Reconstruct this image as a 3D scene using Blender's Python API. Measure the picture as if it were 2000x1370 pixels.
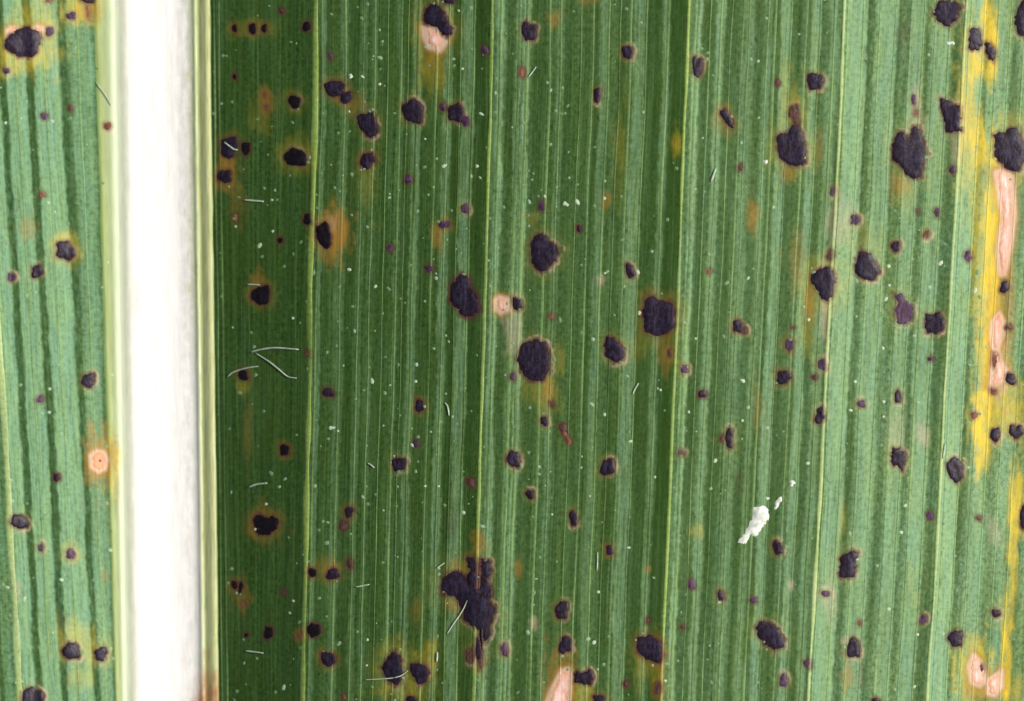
import bpy, math, random
import numpy as np
from mathutils import Vector
from mathutils.geometry import delaunay_2d_cdt

for o in list(bpy.data.objects):
    bpy.data.objects.remove(o)
scene = bpy.context.scene
COL = scene.collection

# ------------------------------------------------------------------ camera, sky, sun, exposure
S = 2.0e-5                      # one unit of leaf layout = 0.02 mm; the view is 40 mm of leaf
D = 0.20                        # camera height above the leaf
cam = bpy.data.cameras.new('camera')
cam.sensor_width = 36.0
cam.lens = 36.0 * D / (2000 * S)
cam.clip_start = 0.005
cam.clip_end = 50.0
camo = bpy.data.objects.new('camera', cam)
camo.location = (0, 0, D)
COL.objects.link(camo)
cam.dof.use_dof = True
cam.dof.focus_distance = D + 0.0008
cam.dof.aperture_fstop = 40.0
scene.cycles.pixel_filter_width = 1.9
scene.camera = camo

SUN = Vector((0.86, 0.22, 0.78)).normalized()
world = bpy.data.worlds.new('World')
scene.world = world
world.use_nodes = True
wn = world.node_tree
sky = wn.nodes.new('ShaderNodeTexSky')
sky.sky_type = 'NISHITA'
sky.sun_disc = False
sky.sun_elevation = math.asin(SUN.z)
sky.sun_rotation = math.atan2(SUN.x, SUN.y)
sky.air_density = 1.0
sky.dust_density = 6.0
sky.ozone_density = 0.6
wn.nodes['Background'].inputs['Strength'].default_value = 0.06
wn.links.new(sky.outputs[0], wn.nodes['Background'].inputs['Color'])
sun = bpy.data.lights.new('sun', 'SUN')
sun.energy = 3.0
sun.angle = math.radians(9)
sun.color = (1.0, 0.96, 0.89)
suno = bpy.data.objects.new('sun', sun)
suno.rotation_euler = SUN.to_track_quat('Z', 'Y').to_euler()
suno.location = SUN * 0.5
COL.objects.link(suno)
vs = scene.view_settings
vs.view_transform = 'Standard'
vs.look = 'None'
vs.exposure = 0.5
vs.gamma = 1.0
vs.use_curve_mapping = False

rnd = random.Random(7)
RNG = np.random.RandomState(11)

# ------------------------------------------------------------------ noise and leaf layout
def _hash(ix, iy, seed):
    n = (ix.astype(np.int64) * 374761393 + iy.astype(np.int64) * 668265263 + seed * 1442695041) & 0x7fffffff
    n = ((n ^ (n >> 13)) * 1274126177) & 0x7fffffff
    n = n ^ (n >> 16)
    return (n & 0xffffff) / float(0xffffff)

def vnoise(x, y, seed=0):
    x = np.asarray(x, float); y = np.asarray(y, float)
    ix = np.floor(x); iy = np.floor(y)
    fx = x - ix; fy = y - iy
    fx = fx * fx * (3 - 2 * fx); fy = fy * fy * (3 - 2 * fy)
    a = _hash(ix, iy, seed); b = _hash(ix + 1, iy, seed)
    c = _hash(ix, iy + 1, seed); d = _hash(ix + 1, iy + 1, seed)
    return (a * (1 - fx) + b * fx) * (1 - fy) + (c * (1 - fx) + d * fx) * fy

VR = 830.0                      # row where u equals the across-leaf position
_su = [-500, -100, 0, 160, 200, 235, 330, 440, 600, 940, 1133, 1313, 1608, 1842, 2100, 2700]
_sv = [.064, .062, .060, .056, .036, .018, .010, .013, -.0215, -.028, -.034, -.040, -.052, -.056, -.060, -.062]
def slant(u): return np.interp(u, _su, _sv)
def waver(u, v):
    k = np.clip((np.abs(np.asarray(u) - 318) - 90) / 60.0, .15, 1)
    return k * (3.2 * (vnoise(np.asarray(u) / 200.0, np.asarray(v) / 190.0, 81) - .5) + 1.0 * (vnoise(np.asarray(u) / 45.0, np.asarray(v) / 60.0, 82) - .5))
def to_px(u, v): return u + slant(u) * (v - VR) + waver(u, v)
def to_u(px, py):
    px = np.asarray(px, float); py = np.asarray(py, float)
    u = px.copy()
    for _ in range(8):
        u = px - slant(u) * (py - VR) - waver(u, py)
    return u

WAX_SHEEN = [(616,6,.55),(657,8,.35),(695,6,.3),(716,4,.35),(765,4,.4),(797,8,.6),(857,8,.6),(896,12,.6),(957,8,.9),(992,5,.6),(1007,7,.85),  # pale strips: wax bloom plus painted sheen of the sun-facing slopes
       (1072,7,.3),(1157,9,.4),(1223,12,.55),(1275,8,.5),(1332,6,1),(1375,8,.6),(1430,9,.4),(1465,6,.4),(1498,10,.75),(1555,9,.75),
       (1590,8,.6),(1635,20,.9),(1692,18,.75),(1750,14,.7),(1797,17,.85),(1862,18,.95),(1915,15,.5),(1972,10,.25),
       (26,12,1),(71,19,.9),(130,25,.95),(188,15,.5)]
DARK = [(450,6,.3),(475,7,.4),(515,8,.5),(560,10,.5),(585,6,.6),(625,4,.6),(677,9,.6),(740,8,.45),(780,6,.4),(815,9,.4),(875,6,.7),(920,9,.85),  # dark strips: bare green plus painted shade of slopes facing away
        (949,4,.55),(977,7,.7),(1032,12,.65),(1090,9,.35),(1120,7,.3),(1140,3,.8),(1191,7,.6),(1250,13,.75),(1293,14,1),(1352,11,.65),(1397,12,.6),
        (1449,6,.55),(1485,3,.6),(1519,10,.65),(1545,3,.5),(1572,6,.5),(1661,7,.85),(1721,8,.5),(1771,4,.65),(1826,9,.55),(1886,5,.8),(1945,8,.5),(2000,10,.5),
        (46,6.5,1),(98,7,1),(162,6.5,1),(211,5,.6),(-30,6,.9),(-85,6,.9)]
for k in range(30):             # the blade goes on beyond the view
    WAX_SHEEN.append((2040 + k * 22 + rnd.uniform(-6, 6), rnd.uniform(6, 12), rnd.uniform(.3, .8)))
    DARK.append((2052 + k * 22 + rnd.uniform(-6, 6), rnd.uniform(4, 9), rnd.uniform(.3, .8)))
    if k < 16:
        WAX_SHEEN.append((-60 - k * 27, 11, .85)); DARK.append((-75 - k * 27 + rnd.uniform(-4, 4), 5, .8))

UG = np.arange(-520, 2721, 1.0)
def _prof(lst):
    p = np.zeros_like(UG)
    for c, h, s in lst:
        d = np.abs(UG - c)
        p = np.maximum(p, s * np.clip((h + 1.5 - d) / 3.0, 0, 1))
    return p
WAX_SHEENP = _prof(WAX_SHEEN); DARKP = _prof(DARK)
FINE = vnoise(UG / 4.0, UG * 0, 5) - .5
LB = np.where(UG < 300, 2.0, 1.0)
sl = LB * (0.10 * DARKP - 0.09 * WAX_SHEENP) + 0.07 * FINE * np.where(UG < 300, .3, 1)
ker = np.ones(181) / 181.0
sl = sl - np.convolve(np.pad(sl, 90, 'edge'), ker, 'valid')
REL = np.cumsum(sl)
REL = REL - np.convolve(np.pad(REL, 90, 'edge'), ker, 'valid')
# broad cross-section of the leaf: a trough at the midrib, arms rising on both sides
def _broad():
    g = np.interp(UG, [-520, 0, 205, 240, 300, 340, 395, 425, 520, 700, 1000, 1350, 1700, 2100, 2720],
                      [-.06, -.16, -.22, -.16, -.05, .04, .26, .46, .44, .30, .16, .04, -.08, -.14, -.2])
    z = np.cumsum(g)
    return z - np.interp(1000, UG, z)
BROAD = _broad()
TREND = np.interp(UG, [-520, 205, 420, 600, 900, 1300, 1500, 1700, 2720], [.80, .70, 0, .0, .06, .17, .30, .74, .85])  # tone across the blade: slope light painted in, along with bloom amount

PLEAT = np.zeros_like(UG)
for L in (603, 939, 1313, 1608, 1842, 2130):
    PLEAT += np.where(UG >= L, np.exp(-(UG - L) / 85.0), -np.exp((UG - L) / 55.0))
TREND = np.clip(TREND + np.interp(UG, [400, 600, 900, 1300, 2700], [0, .05, .22, .26, .22]) * PLEAT, 0, 1)  # pleat shading put into the colour: pale right of each lateral, dark left
pz = np.cumsum(-.075 * PLEAT * (UG > 420)); pz = pz - np.convolve(np.pad(pz, 200, 'edge'), np.ones(401) / 401.0, 'valid')
BROAD = BROAD + pz
def relief_fade(u):             # the midrib itself is smooth
    return np.clip((np.abs(u - 318) - 95) / 12.0, 0, 1)
def height(u, v):
    w = 2.0 * (vnoise(u / 9.0, v / 60.0, 3) - .5)
    z = np.interp(u, UG, BROAD) + np.interp(u + w, UG, REL) * relief_fade(u)
    z = z + 8 * (vnoise(u / 420.0, v / 500.0, 9) - .5) + 0.9 * (vnoise(u / 14.0, v / 30.0, 21) - .5) * relief_fade(u)
    return z
def place(px, z):               # leaf layout -> metres
    return px
def world_pts(u, v, lift=0.0):
    px = to_px(u, v)
    z = (height(u, v) + lift) * S
    k = (D - z) / D
    return np.stack([(px - 1000) * S * k, (685 - v) * S * k, z], -1)
def rib_lift(U, V):
    e = np.clip(np.minimum(U - 206, 423 - U) / 6.0, 0, 1)
    z = 2.2 * e - 1.0
    for c, h, w in ((229, 2.2, 8), (247, -1.0, 9), (378, -1.2, 10), (389, 1.8, 3.5), (397, -1.2, 4), (411, 2.4, 7)):
        z = z + h * np.exp(-((U - c) / w) ** 2)
    return z + .8 * (vnoise(U / 12.0, V / 40.0, 14) - .5)
def world_from_px(px, py, lift=0.0):
    u = to_u(px, py); py = np.asarray(py, float)
    up = np.where((u > 206) & (u < 423), np.maximum(rib_lift(u, py), 0), 0)
    return world_pts(u, py, lift + up)

# ------------------------------------------------------------------ lesion data (leaf layout units)
def loc(ox, oy, s, pts): return [(ox + a / s, oy + b / s) for a, b in pts]
A = 2.978; B = 2.796
POLY = [  # outline, tone, halo
 (loc(0,0,A,[(15,265),(40,215),(110,165),(170,160),(235,185),(245,240),(225,300),(185,345),(100,335),(45,305)]),'k','y'),
 (loc(400,0,A,[(1275,60),(1300,25),(1355,20),(1390,70),(1410,110),(1445,160),(1435,210),(1405,220),(1370,180),(1340,160),(1275,140)]),'k','y'),
 (loc(800,440,A,[(695,95),(745,45),(780,50),(820,90),(880,140),(860,200),(800,260),(760,285),(725,250),(700,180)]),'k','t'),
 (loc(800,440,A,[(235,360),(265,310),(300,275),(345,300),(365,370),(400,400),(405,500),(370,545),(310,530),(250,470),(230,430)]),'k','r'),
 (loc(800,440,A,[(615,770),(650,690),(740,660),(800,685),(825,760),(820,850),(770,910),(690,910),(640,850)]),'k','t'),
 (loc(1200,440,A,[(160,520),(170,430),(220,405),(270,440),(340,440),(358,500),(350,600),(300,640),(230,650),(180,620)]),'k','o'),
 (loc(800,440,A,[(1130,700),(1140,650),(1190,650),(1230,690),(1260,740),(1240,790),(1190,805),(1140,770)]),'k','t'),
 (loc(800,880,B,[(165,700),(210,665),(270,655),(310,690),(345,720),(400,760),(450,830),(480,860),(470,890),(450,940),(445,1010),(420,1060),(390,1050),(385,980),(340,970),(295,930),(280,860),(240,800),(170,790)]),'k','t'),
 (loc(800,880,B,[(305,590),(350,570),(375,620),(365,680),(320,640)]),'k','o'),
 (loc(800,880,B,[(388,590),(440,600),(450,660),(430,710),(392,700)]),'k','t'),
 (loc(800,880,B,[(895,1220),(920,1205),(940,1220),(970,1190),(1000,1200),(1015,1240),(990,1280),(950,1280),(900,1275)]),'k','t'),
 (loc(800,880,B,[(1235,1020),(1280,1005),(1330,1010),(1385,1060),(1385,1140),(1365,1165),(1300,1150),(1240,1110)]),'k','o'),
 (loc(400,880,B,[(260,380),(290,335),(330,370),(370,355),(405,380),(395,430),(350,465),(290,465),(270,430)]),'k','o'),
 (loc(400,880,B,[(960,1180),(1000,1120),(1040,1095),(1075,1130),(1085,1200),(1080,1270),(1040,1290),(1005,1270),(970,1220)]),'k','y'),
 (loc(400,880,B,[(1110,1190),(1130,1160),(1190,1165),(1225,1200),(1220,1260),(1175,1290),(1135,1240)]),'k','y'),
 (loc(1200,0,A,[(935,800),(960,765),(1005,770),(1030,720),(1075,720),(1100,800),(1120,870),(1115,960),(1080,975),(1020,970),(960,930),(940,870)]),'k','t'),
 (loc(1600,0,A,[(660,60),(690,0),(800,5),(835,40),(800,110),(760,165),(710,140),(675,120)]),'k','t'),
 (loc(1600,0,A,[(1130,120),(1160,30),(1195,0),(1260,10),(1280,150),(1195,220),(1150,190)]),'k','t'),
 (loc(1600,0,A,[(868,170),(900,160),(945,180),(950,240),(940,290),(868,295)]),'k','t'),
 (loc(1600,0,A,[(952,250),(990,250),(1025,300),(1015,360),(980,340)]),'k','o'),
 (loc(1600,0,A,[(700,570),(750,575),(780,610),(830,620),(830,770),(790,775),(735,770),(720,690),(705,620)]),'k','t'),
 (loc(1600,0,A,[(415,860),(450,770),(490,765),(520,790),(545,725),(585,735),(610,810),(635,890),(610,960),(605,1030),(550,1050),(510,1030),(460,960),(420,930)]),'k','t'),
 (loc(1600,0,A,[(1015,780),(1080,760),(1110,735),(1165,740),(1175,790),(1195,830),(1240,870),(1190,960),(1160,1010),(1090,990),(1020,920)]),'k','y'),
 (loc(1600,440,A,[(200,240),(220,170),(250,140),(300,165),(340,220),(355,280),(320,325),(270,325),(215,290)]),'k','t'),
 (loc(1200,440,A,[(1140,330),(1150,280),(1200,250),(1240,235),(1280,260),(1290,330),(1275,420),(1240,450),(1195,430),(1170,370)]),'k','y'),
 (loc(1600,440,A,[(415,395),(480,400),(500,430),(550,470),(545,550),(500,585),(450,570),(430,510),(450,450)]),'p','t'),
 (loc(1600,440,A,[(610,580),(615,520),(670,505),(710,500),(735,560),(720,610),(690,635),(620,625)]),'k','t'),
 (loc(1200,880,B,[(1220,690),(1230,580),(1270,560),(1300,535),(1330,560),(1325,640),(1310,690),(1260,705)]),'k','t'),
 (loc(1200,880,B,[(765,960),(790,935),(850,930),(900,970),(935,1030),(930,1080),(880,1095),(820,1060),(780,1010)]),'k','t'),
 (loc(1600,880,B,[(390,30),(400,-20),(440,-15),(470,20),(470,80),(450,120),(430,90),(390,80)]),'k','t'),
 (loc(1600,880,B,[(690,110),(695,60),(735,30),(780,60),(790,150),(750,185),(710,150)]),'k','t'),
]
SPOT = [  # x, y, rx, ry, tilt, tone, halo
 (97,62,10,10,0,'p','y'),(140,31,11,9,0,'p','y'),(172,1,15,6,0,'k','o'),(95,1,8,5,0,'r',''),(12,138,8,8,0,'p','y'),(87,227,8,9,0,'p',''),
 (210,246,9,9,0,'r','t'),(138,211,6,6,0,'b',''),(83,380,6,7,0,'r',''),(127,490,18,20,0,'k','y'),(72,531,12,13,0,'k','t'),(22,542,9,9,0,'p','t'),
 (173,743,15,14,0,'k','t'),(79,780,9,8,0,'p',''),(196,900,6,6,0,'r',''),(111,933,8,9,0,'k',''),(37,1019,18,15,0,'k','t'),(80,1070,7,9,0,'p','t'),
 (138,1082,11,11,0,'p','y'),(140,1272,17,18,0,'k','t'),(197,1278,13,15,0,'k','y'),(63,1363,21,22,0,'k','t'),
 (458,56,6,8,0,'k','o'),(493,56,9,11,0,'k','o'),(516,56,6,9,0,'k','o'),(599,52,9,10,0,'k',''),(550,22,6,7,0,'b',''),(458,150,5,6,0,'k',''),
 (518,186,5,6,0,'r','o'),(520,210,5,6,0,'r','o'),(575,199,14,12,-20,'k','y'),(645,110,5,8,0,'p',''),(654,173,19,18,0,'k','o'),(676,190,13,13,0,'k','o'),
 (719,243,20,25,12,'k','t'),(806,218,20,26,0,'k','t'),(864,209,7,9,0,'p',''),(890,221,16,20,0,'k','t'),(908,236,9,14,20,'p',''),(577,308,21,19,0,'k','y'),
 (717,314,17,15,40,'k','o'),(447,288,18,21,0,'k','o'),(480,290,9,14,-10,'k',''),(439,345,14,15,0,'k','o'),(797,351,8,10,0,'p',''),(600,429,9,11,0,'k',''),
 (633,460,16,26,18,'k','o'),(547,470,6,7,0,'k',''),(460,425,5,8,0,'r',''),(868,439,13,9,0,'p','o'),(908,408,9,10,0,'p','t'),(878,1,14,7,0,'k',''),
 (946,98,9,9,0,'p',''),(1033,62,15,20,0,'k','t'),(1020,142,7,12,0,'r',''),(1226,102,11,15,0,'k','t'),(1166,186,8,15,0,'k','t'),(1058,403,7,12,0,'p',''),
 (1131,447,6,7,0,'k',''),(838,525,9,9,0,'p',''),(1010,594,11,13,0,'k','t'),(1230,530,9,15,10,'k','t'),(1078,618,7,6,0,'r',''),(1001,736,8,8,0,'p',''),
 (820,793,10,12,0,'k','o'),(812,867,8,8,0,'p',''),(1063,823,8,11,0,'k','t'),(1078,790,5,6,0,'b',''),(1099,836,9,9,0,'b',''),(1108,857,6,14,25,'r',''),
 (1003,897,13,18,0,'k','t'),(779,907,14,15,0,'k','t'),(641,767,12,10,0,'k',''),(475,733,10,12,0,'k','o'),(510,577,18,21,0,'k','o'),(555,879,9,13,0,'k','o'),
 (762,485,8,8,0,'p',''),(601,690,5,8,0,'r',''),(920,943,9,9,0,'b',''),(1035,966,9,10,0,'k','t'),(1120,1013,9,15,0,'k','t'),(1187,913,15,17,0,'k','t'),
 (1191,1075,8,11,0,'k','o'),(918,1280,10,15,0,'b','t'),(939,1287,6,20,0,'b','o'),(985,1270,9,14,0,'p','t'),(1097,1192,14,18,0,'k','t'),(1104,1260,13,18,0,'k','t'),
 (1170,1365,14,8,0,'k','o'),(1222,1336,6,7,0,'b',''),(1285,1345,7,12,0,'b','o'),(1265,1212,4,6,0,'b',''),(682,1000,10,11,0,'k','o'),(671,1027,9,10,0,'b',''),
 (610,1119,9,10,0,'k','o'),(650,1122,13,12,0,'k','o'),(683,1102,6,12,0,'b',''),(458,1143,6,10,10,'k','o'),(470,1148,5,12,-15,'k','o'),(475,1180,5,6,0,'r','o'),
 (524,1236,9,14,0,'k',''),(481,1241,5,5,0,'k',''),(585,1242,6,7,0,'r','o'),(613,1231,13,15,0,'k',''),(641,1287,15,16,0,'k','o'),(803,1366,11,7,0,'k','o'),
 (555,1157,5,6,0,'b',''),(672,1362,5,6,0,'r',''),(1362,130,12,20,0,'k','t'),(1420,231,9,21,28,'k','o'),(1519,162,5,8,0,'b',''),(1592,159,16,19,0,'k','t'),
 (1552,220,11,17,0,'b','y'),(1556,241,6,9,0,'b',''),(1627,374,7,9,0,'p','t'),(1670,429,11,11,0,'p','t'),(1447,328,5,8,0,'b',''),(1784,195,6,12,0,'p','t'),(1790,220,5,8,0,'r',''),
 (1860,332,8,8,0,'p',''),(1793,413,4,5,0,'b',''),(1830,415,7,9,0,'p',''),(1810,458,8,10,0,'r','t'),(1750,482,9,12,0,'k','t'),(1891,501,9,11,20,'p',''),
 (1622,498,8,10,0,'b',''),(1818,702,7,6,0,'p',''),(1682,789,9,9,0,'p','t'),(1754,775,7,15,0,'k','t'),(1962,561,10,12,0,'k','o'),(1970,640,7,6,0,'b',''),
 (1974,741,11,12,0,'k','o'),(1944,849,11,14,0,'k','t'),(1984,843,14,15,0,'k','t'),(1903,812,8,9,0,'r','t'),(1606,713,11,12,0,'p','t'),(1591,737,6,7,0,'b',''),
 (1602,812,11,17,0,'k','t'),(1542,674,9,15,0,'p','o'),(1531,737,14,15,0,'k','o'),(1441,638,11,14,0,'k','o'),(1453,646,7,8,0,'b','t'),(1385,531,6,7,0,'r',''),
 (1337,721,9,10,0,'p','t'),(1372,770,9,9,0,'k',''),(1309,690,5,8,0,'b','o'),(1424,856,9,20,0,'k','t'),(1410,857,5,7,0,'b',''),(1330,884,7,8,0,'b','t'),
 (1519,1070,10,16,15,'k','t'),(1351,1142,8,11,0,'p',''),(1407,1163,7,12,0,'k','o'),(1472,1172,8,8,0,'p',''),(1613,1160,9,8,0,'p','t'),(1333,1225,5,6,0,'b',''),
 (1578,1297,10,10,0,'p',''),(1530,1330,10,13,0,'p','t'),(1667,1267,16,18,0,'k','t'),(1678,1217,5,7,0,'r',''),(1816,1008,8,9,0,'p',''),(1912,1012,6,6,0,'b',''),
 (2001,1010,10,26,0,'k','y'),(1803,1210,9,9,0,'p','t'),(1945,1198,10,9,0,'k','t'),(1867,1247,15,18,0,'k',''),(1710,1368,8,6,0,'k',''),(1916,1306,6,9,0,'p',''),
 (1943,705,6,16,0,'r',''),(1940,765,8,8,0,'r',''),(1548,640,4,5,0,'b',''),(172,24,4,14,0,'r','o'),(936,1135,4,40,0,'b',''),(940,1215,4,60,0,'d',''),(922,1132,11,18,0,'k',''),(948,1150,13,26,0,'k',''),(934,1268,7,24,0,'k',''),
]
PATCH = [  # dead papery tissue
 [(14,60),(22,54),(34,56),(36,62),(24,65),(15,66)],
 [(66,55),(74,52),(84,54),(86,60),(76,63),(68,61)],
 loc(400,0,A,[(1265,160),(1335,165),(1400,215),(1410,240),(1370,300),(1300,280),(1275,220)]),
 loc(800,440,A,[(495,440),(520,415),(575,430),(580,490),(530,515),(500,490)]),
 loc(800,880,B,[(740,1400),(770,1310),(830,1200),(870,1190),(882,1230),(870,1400)]),
 [(1943,336),(1963,331),(1979,346),(1980,376),(1983,420),(1978,462),(1973,490),(1964,537),(1953,537),(1948,497),(1951,460),(1958,430),(1950,385)],
 loc(1600,440,A,[(1005,560),(1050,510),(1075,560),(1070,640),(1040,720),(1010,720),(1000,640)]),
 loc(1600,440,A,[(1015,760),(1040,720),(1060,800),(1095,850),(1080,890),(1030,930),(995,950),(1005,880)]),
 loc(1600,880,B,[(815,1180),(840,1115),(880,1150),(905,1200),(910,1260),(880,1290),(830,1270)]),
 loc(1600,880,B,[(920,1260),(1000,1200),(1000,1290),(960,1340),(920,1330)]),
 [(176,890),(188,880),(204,884),(211,898),(206,916),(192,922),(178,912)],
]
SOFT = [  # x, y, rx, ry, channel, strength : discoloured tissue
 (45,105,75,45,'y',.5),(160,15,45,35,'y',.6),(172,20,24,28,'o',.8),(58,447,18,24,'o',.5),(128,470,24,22,'y',.5),(195,898,34,62,'o',1.0),(222,900,16,60,'y',.8),
 (150,1250,45,40,'y',.4),(160,1325,30,25,'y',.3),(205,1125,8,16,'o',.4),(34,1150,8,25,'t',.3),(122,1210,8,24,'b',.4),(75,25,40,40,'y',.35),
 (520,198,20,34,'o',.7),(487,56,48,20,'y',.3),(510,240,25,30,'y',.3),(447,318,18,20,'o',.9),(440,350,26,30,'o',.7),(462,400,18,50,'o',.3),(652,452,32,48,'o',1.0),(657,450,26,42,'o',1.0),(648,440,10,24,'t',.35),(640,500,24,22,'o',.5),
 (505,548,18,20,'o',.6),(475,755,14,16,'y',.6),(485,830,8,60,'o',.35),(845,140,34,55,'y',.6),(845,110,18,40,'o',.55),(835,60,34,40,'y',.35),(868,60,26,50,'y',.3),(855,460,14,34,'o',.7),
 (580,300,34,34,'y',.4),(717,360,24,60,'y',.3),(690,205,30,20,'o',.4),(1082,40,14,20,'o',.6),(1150,2,30,10,'o',.5),(1183,392,12,18,'o',.6),(1040,425,20,12,'y',.4),
 (1210,290,14,80,'y',.3),(1002,640,22,60,'t',.4),(1070,760,12,40,'o',.8),(1070,770,26,40,'y',.35),(1095,700,14,30,'y',.4),(1040,770,40,30,'y',.25),(1174,546,10,12,'t',.5),
 (1320,280,14,26,'y',.8),(1300,690,20,40,'o',.5),(1240,680,30,30,'y',.3),(935,1062,16,26,'o',.8),(918,1130,8,24,'o',.9),(890,1105,20,16,'o',.5),(885,1180,20,16,'o',.6),
 (1013,1110,12,20,'o',.6),(885,1022,14,24,'b',.35),(1042,1213,7,14,'t',.6),(1267,1112,8,8,'o',.7),(840,1275,20,34,'y',.75),(790,1345,50,26,'y',.5),(835,1310,14,26,'o',.5),(765,1270,34,26,'y',.4),
 (1135,1355,26,26,'y',.8),(1085,1335,26,60,'o',.7),(1110,1290,20,24,'o',.5),(1290,1310,10,70,'o',.7),(1262,1310,30,30,'y',.4),(647,1110,28,22,'o',.55),(470,1165,18,34,'o',.5),(585,1240,12,16,'o',.5),(520,1022,36,36,'o',.5),
 (815,1190,14,26,'o',.35),(1470,420,15,34,'o',.75),(1415,240,20,36,'o',.35),(1545,185,20,50,'y',.45),(1550,290,48,55,'y',.35),(1540,340,18,18,'o',.6),(1600,290,16,45,'o',.3),
 (1555,510,18,60,'o',.45),(1580,590,12,50,'o',.75),(1575,650,16,60,'y',.45),(1480,800,12,50,'o',.35),(1445,945,16,34,'b',.3),(1362,1037,14,16,'y',.55),(1544,1143,8,14,'t',.8),(1645,1010,10,40,'y',.5),
 (1650,1250,14,10,'t',.4),(1655,1318,14,36,'o',.6),(1682,1318,6,34,'b',.6),(1752,850,20,55,'t',.3),(1803,850,16,24,'t',.6),(1765,68,18,26,'b',.4),(1755,362,24,26,'o',.7),(1790,210,14,60,'t',.4),(1770,390,26,40,'y',.3),
 (1620,1170,18,40,'t',.35),(1690,470,40,40,'y',.3),(1640,440,26,60,'t',.35),(1612,600,10,90,'t',.5),
 (1930,45,18,50,'Y',.9),(1940,70,14,36,'Y',.9),(1935,140,12,30,'Y',.95),(1905,125,22,36,'y',.8),(1890,170,20,120,'y',.45),(1912,285,20,50,'Y',.8),(1890,270,24,110,'y',.5),(1868,280,18,60,'t',.35),
 (1945,400,22,120,'Y',1.0),(1935,520,20,150,'Y',1.0),(1968,480,10,160,'o',.6),(1975,600,12,120,'o',.4),(1940,640,24,110,'Y',.95),(1930,740,24,90,'Y',1.0),(1915,830,20,80,'Y',.95),(1945,720,26,66,'o',1.0),(1962,400,12,110,'o',.7),(1948,600,20,60,'o',.5),(1960,800,50,70,'y',.6),
 (1910,480,14,230,'y',.5),(1985,980,16,60,'Y',.9),(1978,1080,9,120,'Y',.9),(1965,1280,12,120,'Y',.95),(1900,1310,40,70,'y',.6),(1905,1340,20,40,'o',.7),(1915,900,18,30,'y',.7),(1940,1040,14,34,'t',.3),(1790,1170,12,20,'y',.35),(1780,1130,6,30,'y',.4),
 (1948,745,20,50,'t',.5),(1985,1350,14,40,'y',.4),(1950,340,20,20,'o',.9),
]

# ------------------------------------------------------------------ discolouration fields and painted bright spot rims, rastered over the leaf layout
RX0, RY0, RSTEP = -120, -120, 2.0
RW, RH = 1140, 810
FIELD = {c: np.zeros((RH, RW), np.float32) for c in 'yotb'}
def window(x0, x1, y0, y1):
    i0 = max(0, int((x0 - RX0) / RSTEP)); i1 = min(RW, int((x1 - RX0) / RSTEP) + 1)
    j0 = max(0, int((y0 - RY0) / RSTEP)); j1 = min(RH, int((y1 - RY0) / RSTEP) + 1)
    if i1 <= i0 or j1 <= j0: return None
    X, Y = np.meshgrid(RX0 + RSTEP * np.arange(i0, i1), RY0 + RSTEP * np.arange(j0, j1))
    return slice(j0, j1), slice(i0, i1), X, Y
def splat(ch, sj, si, val):
    F = FIELD[ch]
    F[sj, si] = 1 - (1 - F[sj, si]) * (1 - np.clip(val, 0, 1))
for n, (x, y, rx, ry, ch, st) in enumerate(SOFT):
    w = window(x - rx * 1.9, x + rx * 1.9, y - ry * 1.9, y + ry * 1.9)
    if w is None: continue
    sj, si, X, Y = w
    if ch == 'Y': rx = rx * .85
    wob = 1 + .8 * (vnoise(X / 7.0, Y / 26.0, 40 + n) - .5) + (.0 if ch == 'Y' else .5) * (vnoise(X / 4.0, Y / 6.0, 90 + n) - .5)
    r = np.sqrt(((X - x) / rx) ** 2 + ((Y - y) / ry) ** 2) * wob
    f = np.clip((1.45 - r) / 1.15 if ch == 'Y' else 1.3 - r, 0, 1); f = f * f * (3 - 2 * f) * st * (1 if ch == 'Y' else .75 if x > 1880 else .65 if x < 300 else .32 if ch == 'y' else .62)
    if ch == 'Y':
        splat('y', sj, si, f * .85)
    else:
        splat(ch, sj, si, f)

def poly_sdist(P, X, Y):        # signed distance, positive inside
    d2 = np.full(X.shape, 1e9); ins = np.zeros(X.shape, bool)
    n = len(P)
    for i in range(n):
        ax, ay = P[i]; bx, by = P[(i + 1) % n]
        ex, ey = bx - ax, by - ay
        t = np.clip(((X - ax) * ex + (Y - ay) * ey) / (ex * ex + ey * ey + 1e-9), 0, 1)
        d2 = np.minimum(d2, (X - ax - t * ex) ** 2 + (Y - ay - t * ey) ** 2)
        c = ((ay > Y) != (by > Y)) & (X < (bx - ax) * (Y - ay) / (by - ay + 1e-12) + ax)
        ins ^= c
    return np.where(ins, 1, -1) * np.sqrt(d2)

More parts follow.
